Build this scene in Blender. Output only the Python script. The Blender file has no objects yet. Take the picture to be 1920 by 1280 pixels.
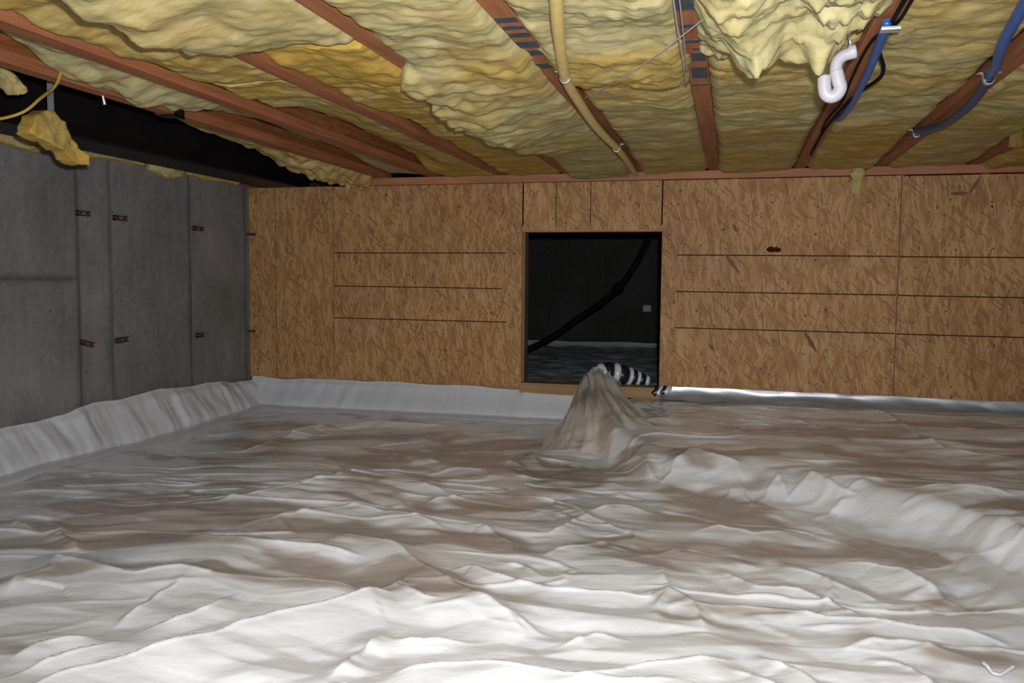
import bpy, math, random
import numpy as np
from mathutils import Vector, Matrix

S = bpy.context.scene
COL = S.collection

# ------------------------------------------------------------------ camera
YAW, PITCH, ROLL = math.radians(14.4), math.radians(-4.07), math.radians(0.5)
EYE = Vector((0, 0, .81))
_fw = Vector((-math.sin(YAW)*math.cos(PITCH), math.cos(YAW)*math.cos(PITCH), math.sin(PITCH)))
_r0 = Vector((math.cos(YAW), math.sin(YAW), 0)); _u0 = _r0.cross(_fw)
_r = _r0*math.cos(ROLL) + _u0*math.sin(ROLL); _u = -_r0*math.sin(ROLL) + _u0*math.cos(ROLL)
cam = bpy.data.objects.new('camera', bpy.data.cameras.new('camera')); COL.objects.link(cam)
cam.matrix_world = Matrix(((_r.x, _u.x, -_fw.x, EYE.x), (_r.y, _u.y, -_fw.y, EYE.y), (_r.z, _u.z, -_fw.z, EYE.z), (0, 0, 0, 1)))
cam.data.sensor_width = 36; cam.data.lens = 30; cam.data.clip_start = .02
S.camera = cam

# ------------------------------------------------------------------ light: the camera's flash, in a closed dark crawl space
w = bpy.data.worlds.new('world'); S.world = w; w.use_nodes = True
w.node_tree.nodes['Background'].inputs[0].default_value = (.5, .55, .6, 1)
w.node_tree.nodes['Background'].inputs[1].default_value = .004
fl = bpy.data.lights.new('camera_flash', 'SPOT'); fl.energy = 430; fl.color = (1, .995, .99)
fl.shadow_soft_size = .018; fl.spot_size = math.radians(125); fl.spot_blend = 1.0
flo = bpy.data.objects.new('camera_flash', fl); COL.objects.link(flo)
flo.matrix_world = cam.matrix_world.copy(); flo.location = EYE + _u*.075 + _r*.04
S.view_settings.view_transform = 'Standard'; S.view_settings.look = 'None'
S.view_settings.exposure = 0; S.view_settings.gamma = 1; S.view_settings.use_curve_mapping = False

# ------------------------------------------------------------------ noise
def _hash(ix, iy, seed):
    h = (ix.astype(np.int64)*374761393 + iy.astype(np.int64)*668265263 + seed*974634777) & 0x7fffffff
    h = ((h ^ (h >> 13))*1274126177) & 0x7fffffff
    h = ((h ^ (h >> 15))*2246822519) & 0x7fffffff
    return ((h ^ (h >> 14)) & 0xffffff)/float(0xffffff)
def vnoise(x, y, seed=0):
    x = np.asarray(x, float); y = np.asarray(y, float)
    ix = np.floor(x); iy = np.floor(y); fx = x-ix; fy = y-iy
    fx = fx*fx*fx*(fx*(fx*6-15)+10); fy = fy*fy*fy*(fy*(fy*6-15)+10)
    a = _hash(ix, iy, seed); b = _hash(ix+1, iy, seed); c = _hash(ix, iy+1, seed); d = _hash(ix+1, iy+1, seed)
    return (a*(1-fx)+b*fx)*(1-fy)+(c*(1-fx)+d*fx)*fy - .5
def fbm(x, y, seed=0, o=4, g=.5):
    s = 0; a = 1
    for k in range(o):
        s = s + a*vnoise(x*2**k+k*7.3, y*2**k+k*3.1, seed+k); a *= g
    return s
def worley(x, y, seed=0):
    ix = np.floor(x); iy = np.floor(y); best = np.full(np.shape(x), 9.)
    for dx in (-1, 0, 1):
        for dy in (-1, 0, 1):
            cx = ix+dx; cy = iy+dy
            px = cx+_hash(cx, cy, seed); py = cy+_hash(cx, cy, seed+51)
            best = np.minimum(best, (px-x)**2+(py-y)**2)
    return np.sqrt(best)
def facet(x, y, seed=0):
    """piecewise-linear noise: random heights on a triangular lattice, flat facets with sharp creases"""
    s = (x+y)*.3660254; i = np.floor(x+s); j = np.floor(y+s); fx = x+s-i; fy = y+s-j
    lo = fx > fy; i1 = np.where(lo, i+1, i); j1 = np.where(lo, j, j+1)
    a = _hash(i, j, seed); b = _hash(i1, j1, seed); c = _hash(i+1, j+1, seed)
    mx = np.maximum(fx, fy); mn = np.minimum(fx, fy)
    return a*(1-mx)+b*(mx-mn)+c*mn-.5
def sstep(a, b, x):
    t = np.clip((x-a)/(b-a), 0, 1); return t*t*(3-2*t)

# ------------------------------------------------------------------ object helpers
def mesh(name, verts, faces, smooth=False):
    me = bpy.data.meshes.new(name); me.from_pydata([tuple(v) for v in verts], [], [tuple(f) for f in faces]); me.update()
    if smooth: me.polygons.foreach_set('use_smooth', [True]*len(me.polygons))
    return me
def obj(name, me, mat, parent=None, loc=None):
    """link a mesh as one object whose origin sits at its base centre"""
    if loc is None:
        n = len(me.vertices); co = np.empty(n*3); me.vertices.foreach_get('co', co); co = co.reshape(-1, 3)
        lo, hi = co.min(0), co.max(0); c = np.array([(lo[0]+hi[0])/2, (lo[1]+hi[1])/2, lo[2]])
        me.vertices.foreach_set('co', (co-c).ravel()); me.update(); loc = c
    o = bpy.data.objects.new(name, me); COL.objects.link(o); o.location = loc
    if mat is not None and not me.materials: me.materials.append(mat)
    if parent is not None: adopt(o, parent)
    return o
def adopt(o, parent):
    o.parent = parent; o.matrix_parent_inverse = Matrix.Translation(-wloc(parent))
def wloc(p):
    return Vector(p.location)        # roots and parts carry plain world translations
def empty(name, loc):
    o = bpy.data.objects.new(name, None); COL.objects.link(o); o.location = loc; o.empty_display_size = .05; return o
def tag(o, label=None, cat=None, group=None, kind=None):
    if label: o['label'] = label
    if cat: o['category'] = cat
    if group: o['group'] = group
    if kind: o['kind'] = kind
    return o
def boxm(name, lo, hi, bev=0):
    (a, b, c), (d, e, f) = lo, hi
    if bev <= 0:
        v = [(a,b,c),(d,b,c),(d,e,c),(a,e,c),(a,b,f),(d,b,f),(d,e,f),(a,e,f)]
        return mesh(name, v, [(0,3,2,1),(4,5,6,7),(0,1,5,4),(1,2,6,5),(2,3,7,6),(3,0,4,7)])
    import bmesh
    me = boxm(name, lo, hi); bm = bmesh.new(); bm.from_mesh(me)
    bmesh.ops.bevel(bm, geom=bm.edges[:], offset=bev, segments=2, affect='EDGES', profile=.7); bm.to_mesh(me); bm.free(); return me
def gridm(name, P, smooth=True, flip=False, closed_u=False, closed_v=False):
    """P: (n, m, 3) array of points"""
    n, m = P.shape[:2]; idx = np.arange(n*m).reshape(n, m)
    if closed_v: idx = np.concatenate([idx, idx[:, :1]], 1)
    if closed_u: idx = np.concatenate([idx, idx[:1]], 0)
    a, b, c, d = idx[:-1, :-1].ravel(), idx[1:, :-1].ravel(), idx[1:, 1:].ravel(), idx[:-1, 1:].ravel()
    q = np.stack([a, d, c, b] if flip else [a, b, c, d], 1)
    me = bpy.data.meshes.new(name); me.vertices.add(n*m); me.vertices.foreach_set('co', P.reshape(-1).astype(np.float32))
    k = len(q); me.loops.add(k*4); me.loops.foreach_set('vertex_index', q.ravel().astype(np.int32))
    me.polygons.add(k); me.polygons.foreach_set('loop_start', np.arange(0, k*4, 4, dtype=np.int32)); me.polygons.foreach_set('loop_total', np.full(k, 4, dtype=np.int32))
    me.polygons.foreach_set('use_smooth', [smooth]*k); me.update(calc_edges=True); me.validate()
    return me
def attr(me, name, vals):
    a = me.attributes.new(name, 'FLOAT', 'POINT'); a.data.foreach_set('value', np.asarray(vals, np.float32).ravel())
def spline(pts, n=10):
    pts = [Vector(p) for p in pts]; P = [pts[0]*2-pts[1]]+pts+[pts[-1]*2-pts[-2]]; out = []
    for i in range(1, len(P)-2):
        p0, p1, p2, p3 = P[i-1:i+3]
        for k in range(n):
            t = k/n; out.append(.5*((2*p1)+(p2-p0)*t+(2*p0-5*p1+4*p2-p3)*t*t+(3*p1-p0-3*p2+p3)*t**3))
    out.append(pts[-1]); return out
def tubem(name, pts, r, seg=12, n=10, sm=True):
    P = spline(pts, n) if sm else [Vector(p) for p in pts]
    N = len(P); rr = r if callable(r) else (lambda t: r)
    T = [(P[min(i+1, N-1)]-P[max(i-1, 0)]).normalized() for i in range(N)]
    ref = Vector((0, 0, 1)) if abs(T[0].z) < .9 else Vector((1, 0, 0)); nrm = (ref-T[0]*ref.dot(T[0])).normalized()
    V, F = [], []
    for i in range(N):
        nrm = (nrm-T[i]*nrm.dot(T[i])).normalized(); bi = T[i].cross(nrm); q = rr(i/(N-1))
        for k in range(seg):
            a = 2*math.pi*k/seg; V.append(P[i]+(nrm*math.cos(a)+bi*math.sin(a))*q)
    for i in range(N-1):
        for k in range(seg):
            F.append((i*seg+k, i*seg+(k+1) % seg, (i+1)*seg+(k+1) % seg, (i+1)*seg+k))
    F.append(tuple(range(seg))[::-1]); F.append(tuple((N-1)*seg+k for k in range(seg)))
    return mesh(name, V, F, True)

# ------------------------------------------------------------------ materials
def mat(name):
    m = bpy.data.materials.new(name); m.use_nodes = True; nt = m.node_tree
    return m, nt, nt.nodes['Principled BSDF']
class NT:
    def __init__(s, nt): s.nt = nt
    def n(s, t, **k):
        x = s.nt.nodes.new(t)
        for a, v in k.items(): setattr(x, a, v)
        return x
    def l(s, a, b): s.nt.links.new(a, b)
    def coords(s, rnd=True):
        tc = s.n('ShaderNodeTexCoord')
        if not rnd: return tc.outputs['Object']
        oi = s.n('ShaderNodeObjectInfo'); mu = s.n('ShaderNodeMath', operation='MULTIPLY'); mu.inputs[1].default_value = 37.
        s.l(oi.outputs['Random'], mu.inputs[0]); ad = s.n('ShaderNodeVectorMath', operation='ADD')
        s.l(tc.outputs['Object'], ad.inputs[0]); s.l(mu.outputs[0], ad.inputs[1]); return ad.outputs[0]
    def map(s, v, sc=(1,1,1), rot=(0,0,0)):
        r = s.n('ShaderNodeMapping'); r.inputs['Rotation'].default_value = rot
        m2 = s.n('ShaderNodeMapping'); m2.inputs['Scale'].default_value = sc
        s.l(v, r.inputs[0]); s.l(r.outputs[0], m2.inputs[0]); return m2.outputs[0]
    def noise(s, v, scale=5, detail=4, rough=.55, dist=0):
        x = s.n('ShaderNodeTexNoise'); x.inputs['Scale'].default_value = scale; x.inputs['Detail'].default_value = detail
        x.inputs['Roughness'].default_value = rough; x.inputs['Distortion'].default_value = dist; s.l(v, x.inputs['Vector']); return x.outputs['Fac']
    def ramp(s, f, stops, interp='LINEAR'):
        r = s.n('ShaderNodeValToRGB'); r.color_ramp.interpolation = interp; e = r.color_ramp.elements
        while len(e) < len(stops): e.new(.5)
        for q, (p, c) in zip(e, stops): q.position = p; q.color = (*c, 1) if len(c) == 3 else c
        s.l(f, r.inputs[0]); return r.outputs[0]
    def mix(s, f, a, b, blend='MIX'):
        m = s.n('ShaderNodeMix', data_type='RGBA', blend_type=blend)
        for k, v in ((0, f), (6, a), (7, b)):
            if isinstance(v, (int, float)): m.inputs[k].default_value = v
            elif isinstance(v, tuple): m.inputs[k].default_value = (*v, 1)
            else: s.l(v, m.inputs[k])
        return m.outputs[2]
    def bump(s, h, bs, strength=.5, dist=.01, prev=None):
        b = s.n('ShaderNodeBump'); b.inputs['Strength'].default_value = strength; b.inputs['Distance'].default_value = dist
        s.l(h, b.inputs['Height'])
        if prev is not None: s.l(prev, b.inputs['Normal'])
        if bs is not None: s.l(b.outputs[0], bs.inputs['Normal'])
        return b.outputs[0]
def simple(name, col, rough=.5, metal=0, var=.15, nscale=20, bump=0, spec=.5):
    m, nt, bs = mat(name); N = NT(nt); v = N.coords()
    f = N.noise(v, nscale, 4)
    lo = tuple(c*(1-var) for c in col); hi = tuple(min(1, c*(1+var)) for c in col)
    N.l(N.ramp(f, [(.3, lo), (.7, hi)]), bs.inputs['Base Color'])
    bs.inputs['Roughness'].default_value = rough; bs.inputs['Metallic'].default_value = metal; bs.inputs['Specular IOR Level'].default_value = spec
    if bump: N.bump(f, bs, bump, .005)
    return m

def osb_material(name, tint=(1, 1, 1), scale=1.):
    m, nt, bs = mat(name); N = NT(nt); v = N.coords()
    wob = N.n('ShaderNodeTexNoise'); wob.inputs['Scale'].default_value = 9; wob.inputs['Detail'].default_value = 2
    N.l(v, wob.inputs['Vector'])
    sub = N.n('ShaderNodeVectorMath', operation='MULTIPLY_ADD'); sub.inputs[1].default_value = (.035,)*3
    N.l(wob.outputs['Color'], sub.inputs[0]); N.l(v, sub.inputs[2]); v = sub.outputs[0]
    T = lambda r, g, b: (r*tint[0], g*tint[1], b*tint[2])
    stops = [(0, T(.21, .090, .029)), (.15, T(.29, .138, .05)), (.45, T(.345, .175, .066)), (.7, T(.40, .215, .09)), (.9, T(.50, .30, .145)), (1, T(.36, .18, .07))]
    def layer(rot, sx, sz, seed):
        mp = N.map(v, (sx*scale, 1, sz*scale), (0, math.radians(rot), 0))
        a = N.n('ShaderNodeVectorMath', operation='ADD'); a.inputs[1].default_value = (seed, 0, seed*.7); N.l(mp, a.inputs[0])
        vo = N.n('ShaderNodeTexVoronoi'); vo.inputs['Scale'].default_value = 1; vo.voronoi_dimensions = '2D'
        sw = N.n('ShaderNodeSeparateXYZ'); N.l(a.outputs[0], sw.inputs[0]); cb = N.n('ShaderNodeCombineXYZ')
        N.l(sw.outputs[0], cb.inputs[0]); N.l(sw.outputs[2], cb.inputs[1]); N.l(cb.outputs[0], vo.inputs['Vector'])
        sp = N.n('ShaderNodeSeparateColor'); N.l(vo.outputs['Color'], sp.inputs[0]); return sp.outputs[0], sp.outputs[1], vo.outputs['Distance']
    A = layer(-3, 60, 11, 0); B = layer(12, 66, 12, 5.3); Cc = layer(-26, 64, 15, 9.1); D = layer(62, 78, 20, 3.7)
    col = N.ramp(A[0], stops)
    def over(col, L, thr):
        g = N.n('ShaderNodeMath', operation='GREATER_THAN'); g.inputs[1].default_value = thr; N.l(L[1], g.inputs[0])
        return N.mix(g.outputs[0], col, N.ramp(L[0], stops))
    col = over(col, D, .70); col = over(col, Cc, .66); col = over(col, B, .55)
    E1 = layer(9, 120, 13, 1.9); E2 = layer(-17, 105, 11, 7.7); E3 = layer(3, 34, 7.5, 12.3); E4 = layer(48, 130, 16, 4.4)
    def streak(col, L, thr, c, k):
        g = N.n('ShaderNodeMath', operation='GREATER_THAN'); g.inputs[1].default_value = thr; N.l(L[1], g.inputs[0]); q = N.n('ShaderNodeMath', operation='MULTIPLY'); q.inputs[1].default_value = k; N.l(g.outputs[0], q.inputs[0]); return N.mix(q.outputs[0], col, c)
    col = streak(col, E3, .90, T(.52, .32, .155), .75); col = streak(col, E1, .86, T(.58, .38, .20), .8); col = streak(col, E2, .88, T(.56, .35, .17), .75); col = streak(col, E4, .92, T(.14, .06, .02), .7)
    gr = N.noise(N.map(v, (160, 160, 18)), 1, 3); col = N.mix(.42, col, N.ramp(gr, [(.25, T(.26, .13, .05)), (.75, T(.42, .24, .11))]), 'MIX')
    big = N.noise(v, 1.6, 3); col = N.mix(.7, col, N.ramp(big, [(.3, (.78, .74, .70)), (.7, (1.05, 1.05, 1.05))]), 'MULTIPLY')
    sp = N.noise(N.map(v, (1, 1, .6)), 70, 2, .5); f = N.n('ShaderNodeMath', operation='GREATER_THAN'); f.inputs[1].default_value = .70; N.l(sp, f.inputs[0])
    col = N.mix(f.outputs[0], col, T(.055, .025, .012))
    N.l(col, bs.inputs['Base Color']); bs.inputs['Roughness'].default_value = .62; bs.inputs['Specular IOR Level'].default_value = .3
    N.bump(A[0], bs, .35, .002)
    return m
def wood_material(name, dark, light, rough=.6, axis='Y', spec=.35):
    m, nt, bs = mat(name); N = NT(nt); v = N.coords()
    sc = {'Y': (45, 2, 45), 'X': (2, 45, 45), 'Z': (45, 45, 2)}[axis]
    g = N.noise(N.map(v, sc), 1, 5, .6, .4); b = N.noise(v, 3, 3)
    col = N.ramp(g, [(.25, dark), (.75, light)]); col = N.mix(.6, col, N.ramp(b, [(.3, (.7, .66, .62)), (.7, (1.1, 1.1, 1.1))]), 'MULTIPLY')
    N.l(col, bs.inputs['Base Color']); bs.inputs['Roughness'].default_value = rough; bs.inputs['Specular IOR Level'].default_value = spec
    N.bump(g, bs, .3, .002); return m
def concrete_material(name, k=1.):
    m, nt, bs = mat(name); N = NT(nt); v = N.coords(False)
    a = N.noise(v, 2.2, 6, .6, .3); b = N.noise(v, 28, 5, .65); c = N.noise(N.map(v, (1, 9, 1)), 2.5, 4)
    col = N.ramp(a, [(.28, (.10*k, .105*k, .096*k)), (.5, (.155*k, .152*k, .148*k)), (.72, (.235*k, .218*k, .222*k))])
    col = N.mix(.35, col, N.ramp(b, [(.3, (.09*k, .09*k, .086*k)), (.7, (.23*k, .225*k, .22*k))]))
    col = N.mix(.4, col, N.ramp(c, [(.3, (.75, .76, .74)), (.7, (1.15, 1.12, 1.12))]), 'MULTIPLY')
    at = N.n('ShaderNodeAttribute', attribute_name='seam'); col = N.mix(at.outputs['Fac'], col, (.055*k, .057*k, .055*k))
    ho = N.n('ShaderNodeTexVoronoi'); ho.inputs['Scale'].default_value = 17; N.l(v, ho.inputs['Vector'])
    h = N.ramp(ho.outputs['Distance'], [(.05, (1, 1, 1)), (.12, (0, 0, 0))]); hm = N.noise(v, 4, 2); hg = N.ramp(hm, [(.5, (0, 0, 0)), (.6, (1, 1, 1))])
    hh = N.mix(1., h, hg, 'MULTIPLY'); col = N.mix(hh, col, (.05*k, .05*k, .048*k))
    N.l(col, bs.inputs['Base Color']); bs.inputs['Roughness'].default_value = .85; bs.inputs['Specular IOR Level'].default_value = .25
    N.bump(b, bs, .35, .004); return m
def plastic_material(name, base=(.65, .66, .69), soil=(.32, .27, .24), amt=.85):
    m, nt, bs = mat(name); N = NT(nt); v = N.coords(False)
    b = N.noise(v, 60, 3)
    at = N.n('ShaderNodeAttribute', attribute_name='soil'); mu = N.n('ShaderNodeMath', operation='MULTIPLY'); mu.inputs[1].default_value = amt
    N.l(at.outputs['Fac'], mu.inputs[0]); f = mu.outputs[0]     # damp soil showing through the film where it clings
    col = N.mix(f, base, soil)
    N.l(col, bs.inputs['Base Color']); bs.inputs['Coat Weight'].default_value = .3; bs.inputs['Coat Roughness'].default_value = .09; bs.inputs['Roughness'].default_value = .26; bs.inputs['Specular IOR Level'].default_value = .6
    c = N.noise(N.map(v, (1, 2.2, 1), (0, 0, -.2)), 9, 4, .6, 1.2)
    p = N.bump(c, None, .10, .02); N.bump(b, bs, .02, .003, p); return m
def insulation_material(name):
    m, nt, bs = mat(name); N = NT(nt); v = N.coords(False)
    at = N.n('ShaderNodeAttribute', attribute_name='tone')
    st = N.noise(N.map(v, (3.5, 20, 20)), 1, 6, .62, 1.0); bl = N.noise(v, 7, 4, .6, .5); fi = N.noise(N.map(v, (25, 90, 90)), 1, 4, .6, .8)
    pale = N.ramp(st, [(.25, (.305, .265, .125)), (.5, (.375, .33, .165)), (.75, (.455, .41, .235))])
    amb = N.ramp(st, [(.25, (.33, .20, .036)), (.5, (.39, .25, .05)), (.75, (.50, .335, .085))])
    ad = N.n('ShaderNodeMath', operation='MULTIPLY_ADD'); ad.inputs[1].default_value = .9; ad.inputs[2].default_value = -.45; N.l(bl, ad.inputs[0])
    sm = N.n('ShaderNodeMath', operation='ADD', use_clamp=True); N.l(at.outputs['Fac'], sm.inputs[0]); N.l(ad.outputs[0], sm.inputs[1])
    col = N.mix(sm.outputs[0], pale, amb)
    col = N.mix(.5, col, N.ramp(fi, [(.3, (.82, .81, .78)), (.7, (1.10, 1.10, 1.10))]), 'MULTIPLY')
    N.l(col, bs.inputs['Base Color']); bs.inputs['Roughness'].default_value = .95; bs.inputs['Specular IOR Level'].default_value = .15
    p = N.bump(st, None, .10, .02); N.bump(fi, bs, .28, .005, p); return m

M_OSB = osb_material('oriented_strand_board', (.93, .93, .88))
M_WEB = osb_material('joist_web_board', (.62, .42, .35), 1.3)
M_FL = wood_material('joist_flange_wood', (.19, .062, .026), (.37, .145, .065))
M_PLATE = wood_material('plate_lumber', (.25, .095, .045), (.38, .165, .085), axis='X')
M_FRAME = wood_material('opening_lumber', (.20, .12, .045), (.33, .21, .085), axis='X')
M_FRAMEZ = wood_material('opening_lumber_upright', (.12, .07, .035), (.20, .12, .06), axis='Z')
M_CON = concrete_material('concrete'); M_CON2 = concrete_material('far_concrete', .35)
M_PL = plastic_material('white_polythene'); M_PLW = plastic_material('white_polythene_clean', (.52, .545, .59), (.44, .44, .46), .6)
M_PLH = plastic_material('bunched_polythene', (.60, .585, .56), (.40, .355, .31), .8)
M_PLB = simple('black_polythene', (.012, .012, .016), .3)
M_INS = insulation_material('fiberglass')
M_STEEL = simple('black_steel', (.006, .005, .006), .5, 0, .3, 12, .1, .3)
M_YEL = simple('yellow_pipe', (.56, .42, .16), .5, 0, .1)
M_YCAB = simple('yellow_cable', (.42, .27, .03), .5)
M_BLUE = simple('blue_pipe', (.02, .085, .30), .35, 0, .1)
M_NAVY = simple('navy_pipe', (.018, .035, .105), .4, 0, .1)
M_BLK = simple('black_rubber', (.005, .005, .006), .8, 0, .2, 20, 0, .1)
M_WHT = simple('white_pvc', (.37, .36, .40), .35, 0, .05)
M_GALV = simple('galvanised_metal', (.55, .57, .60), .35, .7, .15)
M_WIRE = simple('grey_wire', (.45, .42, .40), .45, .3)
M_FOIL = simple('silver_foil', (.40, .43, .48), .42, .8, .1, 6, .08)
M_SOIL = simple('soil', (.09, .055, .035), .95, 0, .4, 8, .5)
M_SUB = simple('subfloor_board', (.09, .06, .035), .8, 0, .3)
M_INK = simple('ink_line', (.05, .022, .010), .95, 0, .3, 20, 0, .1)
M_MARK = simple('ink_mark', (.035, .045, .055), .6, 0, .4, 40)
M_RUST = simple('rusty_metal', (.055, .030, .022), .8, .2, .5, 60)
M_STAIN = simple('red_stain', (.045, .008, .006), .9, 0, .4, 50, 0, .1)

# ------------------------------------------------------------------ the setting
tag(obj('floor', boxm('floor', (-3.2, -2, -.32), (4.0, 11.2, -.16)), M_SOIL), 'bare brown soil under the plastic sheets', kind='structure')
tag(obj('ceiling', boxm('ceiling', (-3.3, -2, 1.745), (4.0, 11.2, 1.77)), M_SUB), 'underside of the subfloor above the joists', kind='structure')
tag(obj('wall_right', boxm('wall_right', (4.0, -2, -.32), (4.2, 11.2, 1.77)), M_CON), 'concrete wall on the right, out of view', kind='structure')
tag(obj('wall_near', boxm('wall_near', (-3.3, -2.2, -.32), (4.2, -2, 1.77)), M_CON), 'concrete wall behind the camera', kind='structure')

# poured concrete wall on the left, with the relief of its forms
ys = np.concatenate([np.arange(-2, 2.2, .06), np.arange(2.2, 5.3, .012)]); zs = np.arange(-.32, 1.4001, .02)
YY, ZZ = np.meshgrid(ys, zs, indexing='ij')
dep = .004*fbm(YY*3, ZZ*3, 5); seam = np.zeros_like(YY)
cuts = [-.6, .6, 1.8, 2.25, 3.465, 3.682, 4.342, 4.915]
for k, c in enumerate(cuts):
    wob = .006*vnoise(ZZ*6, ZZ*0+k, 3); d = np.abs(YY-c-wob)
    seam = np.maximum(seam, .75*np.exp(-(d/.022)**2)*(.75+.5*vnoise(ZZ*5, ZZ*0+k, 9)))
    dep += .010*np.exp(-(d/.008)**2) + (.005 if k % 2 else -.004)*sstep(c-.01, c+.01, YY)
hz = (YY < 3.45); d = np.abs(ZZ-.802-.004*vnoise(YY*5, YY*0, 4)); seam = np.maximum(seam, np.where(hz, .8*np.exp(-(d/.016)**2), 0)); dep -= np.where(hz, .006*np.exp(-(d/.008)**2), 0)
P = np.stack([-3.055+dep, YY, ZZ], 2); me = gridm('wall_left', P, True); attr(me, 'seam', np.clip(seam, 0, 1))
wl = tag(obj('wall_left', me, M_CON), 'grey poured concrete foundation wall with form seams', kind='structure')
obj('core', boxm('core', (-3.26, -2, -.32), (-3.07, 5.3, 1.395)), M_CON, wl)
def tie(y, z, L=.075, tilt=0):
    a = math.radians(tilt); c, s = math.cos(a), math.sin(a); x0 = -3.05; V, F = [], []
    def q(y0, y1, z0, z1, x1):
        b = len(V)
        for xx in (x0, x1):
            for (yy, zz) in ((y0, z0), (y1, z0), (y1, z1), (y0, z1)): V.append((xx, y+yy*c-zz*s, z+yy*s+zz*c))
        F.extend([tuple(b+i for i in f) for f in ((4,5,6,7),(0,1,5,4),(1,2,6,5),(2,3,7,6),(3,0,4,7))])
    h = .0125; q(-L/2, L/2, h-.006, h, x0+.022); q(-L/2, L/2, -h, -h+.006, x0+.022); q(-L/2, -L/2+.02, -h, h, x0+.026); q(L/2-.012, L/2, -h, h, x0+.014)
    obj('form_tie', mesh('form_tie', V, F), M_RUST, wl)
for a in [(3.50,1.116,.085,0),(3.76,1.112,.09,0),(4.42,1.099,.085,0),(3.505,.487,.08,-14),(3.75,.488,.08,4),(4.42,.473,.06,0),(2.30,1.12,.08,0),(2.31,.49,.08,0)]: tie(*a)
obj('form_tie', boxm('form_tie', (-3.05, 4.94, 1.087), (-3.0, 4.978, 1.103), .002), M_RUST, wl)
obj('form_tie', boxm('form_tie', (-3.05, 4.945, .460), (-3.01, 4.978, .474), .002), M_RUST, wl)

# back wall: strand-board sheets on a lumber frame around the access opening
wb = tag(empty('wall_back', (-.5, 5.0, 0)), 'back wall of strand-board sheets around a square access opening', kind='structure')
YF = 4.98
def panel(x0, x1, z0, z1, label=None, tilt=0):
    me = boxm('osb_panel', (x0, YF, z0), (x1, YF+.012, z1), .0012)
    o = obj('osb_panel', me, M_OSB, wb)
    if label: o['label'] = label
    return o
panel(-3.052, -2.862, .17, 1.393); panel(-2.857, -2.455, .17, 1.393)
pA = panel(-2.450, -1.222, .17, 1.390)
panel(-1.214, -1.020, 1.110, 1.390); panel(-1.016, -.814, 1.110, 1.390); panel(-.810, -.402, 1.110, 1.390)
pB = panel(-.395, .861, .20, 1.388, 'strand-board sheet with a dark red stain'); pC = panel(.866, 2.088, .185, 1.385); panel(2.093, 3.3, .185, 1.385)
def gline(p, x0, x1, za, zb, t=.0032):
    V = [(x0, YF-.0006, za-t), (x1, YF-.0006, zb-t), (x1, YF-.0006, zb+t), (x0, YF-.0006, za+t), (x0, YF+.001, za-t), (x1, YF+.001, zb-t), (x1, YF+.001, zb+t), (x0, YF+.001, za+t)]
    obj('guide_line', mesh('guide_line', V, [(0,1,2,3),(0,4,5,1),(1,5,6,2),(2,6,7,3),(3,7,4,0)]), M_INK, p)
for za, zb, x1 in ((.976,.976,-1.317),(.767,.762,-1.345),(.565,.560,-1.313)): gline(pA, -2.445, x1, za, zb)
for z in (.965, .757, .549): gline(pB, -.312, .858, z, z-.006); gline(pC, .868, 2.085, z-.008, z-.016)
# irregular stain and a few broad brown strands on the right-hand sheets
def blot(name, p, m, pts, t=.0012):
    n = len(pts); V = [(x, YF-t, z) for x, z in pts]+[(x, YF+.001, z) for x, z in pts]
    obj(name, mesh(name, V, [tuple(range(n))]+[(i, i+n, (i+1) % n+n, (i+1) % n) for i in range(n)]), m, p)
blot('stain', pB, M_STAIN, [(.178,.998),(.186,.984),(.205,.979),(.228,.983),(.245,.979),(.260,.990),(.256,1.002),(.244,1.006),(.232,1.012),(.220,1.006),(.206,1.014),(.190,1.010)])
def strand(p, x0, z0, x1, z1, wd):
    dx, dz = x1-x0, z1-z0; L = math.hypot(dx, dz); nx, nz = -dz/L*wd, dx/L*wd
    blot('strand', p, M_STR, [(x0, z0), (x0+dx*.4+nx, z0+dz*.4+nz), (x1+nx*.6, z1+nz*.6), (x1, z1), (x0+dx*.6-nx, z0+dz*.6-nz), (x0+dx*.1-nx*.7, z0+dz*.1-nz*.7)], .0008)
M_STR = simple('dark_strand', (.13, .05, .018), .7)
strand(pB, -.045, .975, .035, .865, .011); strand(pB, .395, .545, .46, .43, .012); strand(pC, 1.10, 1.29, 1.19, 1.288, .011); strand(pC, 1.19, 1.285, 1.245, 1.375, .008)
strand(pB, -.005, 1.14, .02, 1.09, .010); strand(pA, -1.36, 1.18, -1.33, 1.24, .006); strand(pB, -.12, .46, -.09, .42, .01)
# frame
obj('top_plate', boxm('top_plate', (-2.36, 4.962, 1.392), (3.4, 5.07, 1.437), .003), M_PLATE, wb)
obj('bottom_plate', boxm('bottom_plate', (-3.05, 4.994, .10), (-1.215, 5.08, .175), .003), M_FRAME, wb)
obj('bottom_plate', boxm('bottom_plate', (-.39, 4.994, .10), (3.4, 5.08, .20), .003), M_FRAME, wb)
obj('opening_sill', boxm('opening_sill', (-1.225, 4.955, .135), (-.385, 5.085, .200), .003), M_FRAME, wb)
obj('opening_jamb', boxm('opening_jamb', (-1.245, 4.993, .20), (-1.205, 5.08, 1.108), .002), M_FRAMEZ, wb)
obj('opening_jamb', boxm('opening_jamb', (-.398, 4.993, .20), (-.36, 5.08, 1.108), .002), M_FRAMEZ, wb)
obj('opening_head', boxm('opening_head', (-1.245, 4.985, 1.100), (-.36, 5.08, 1.138), .002), M_FRAME, wb)
for x in (-3.0, -2.60, -2.19, -1.78, -1.40, .0, .42, .86, 1.27, 1.68, 2.09, 2.5, 2.9):
    obj('stud', boxm('stud', (x-.019, 4.994, .17), (x+.019, 5.08, 1.392)), M_FRAMEZ, wb)
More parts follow.
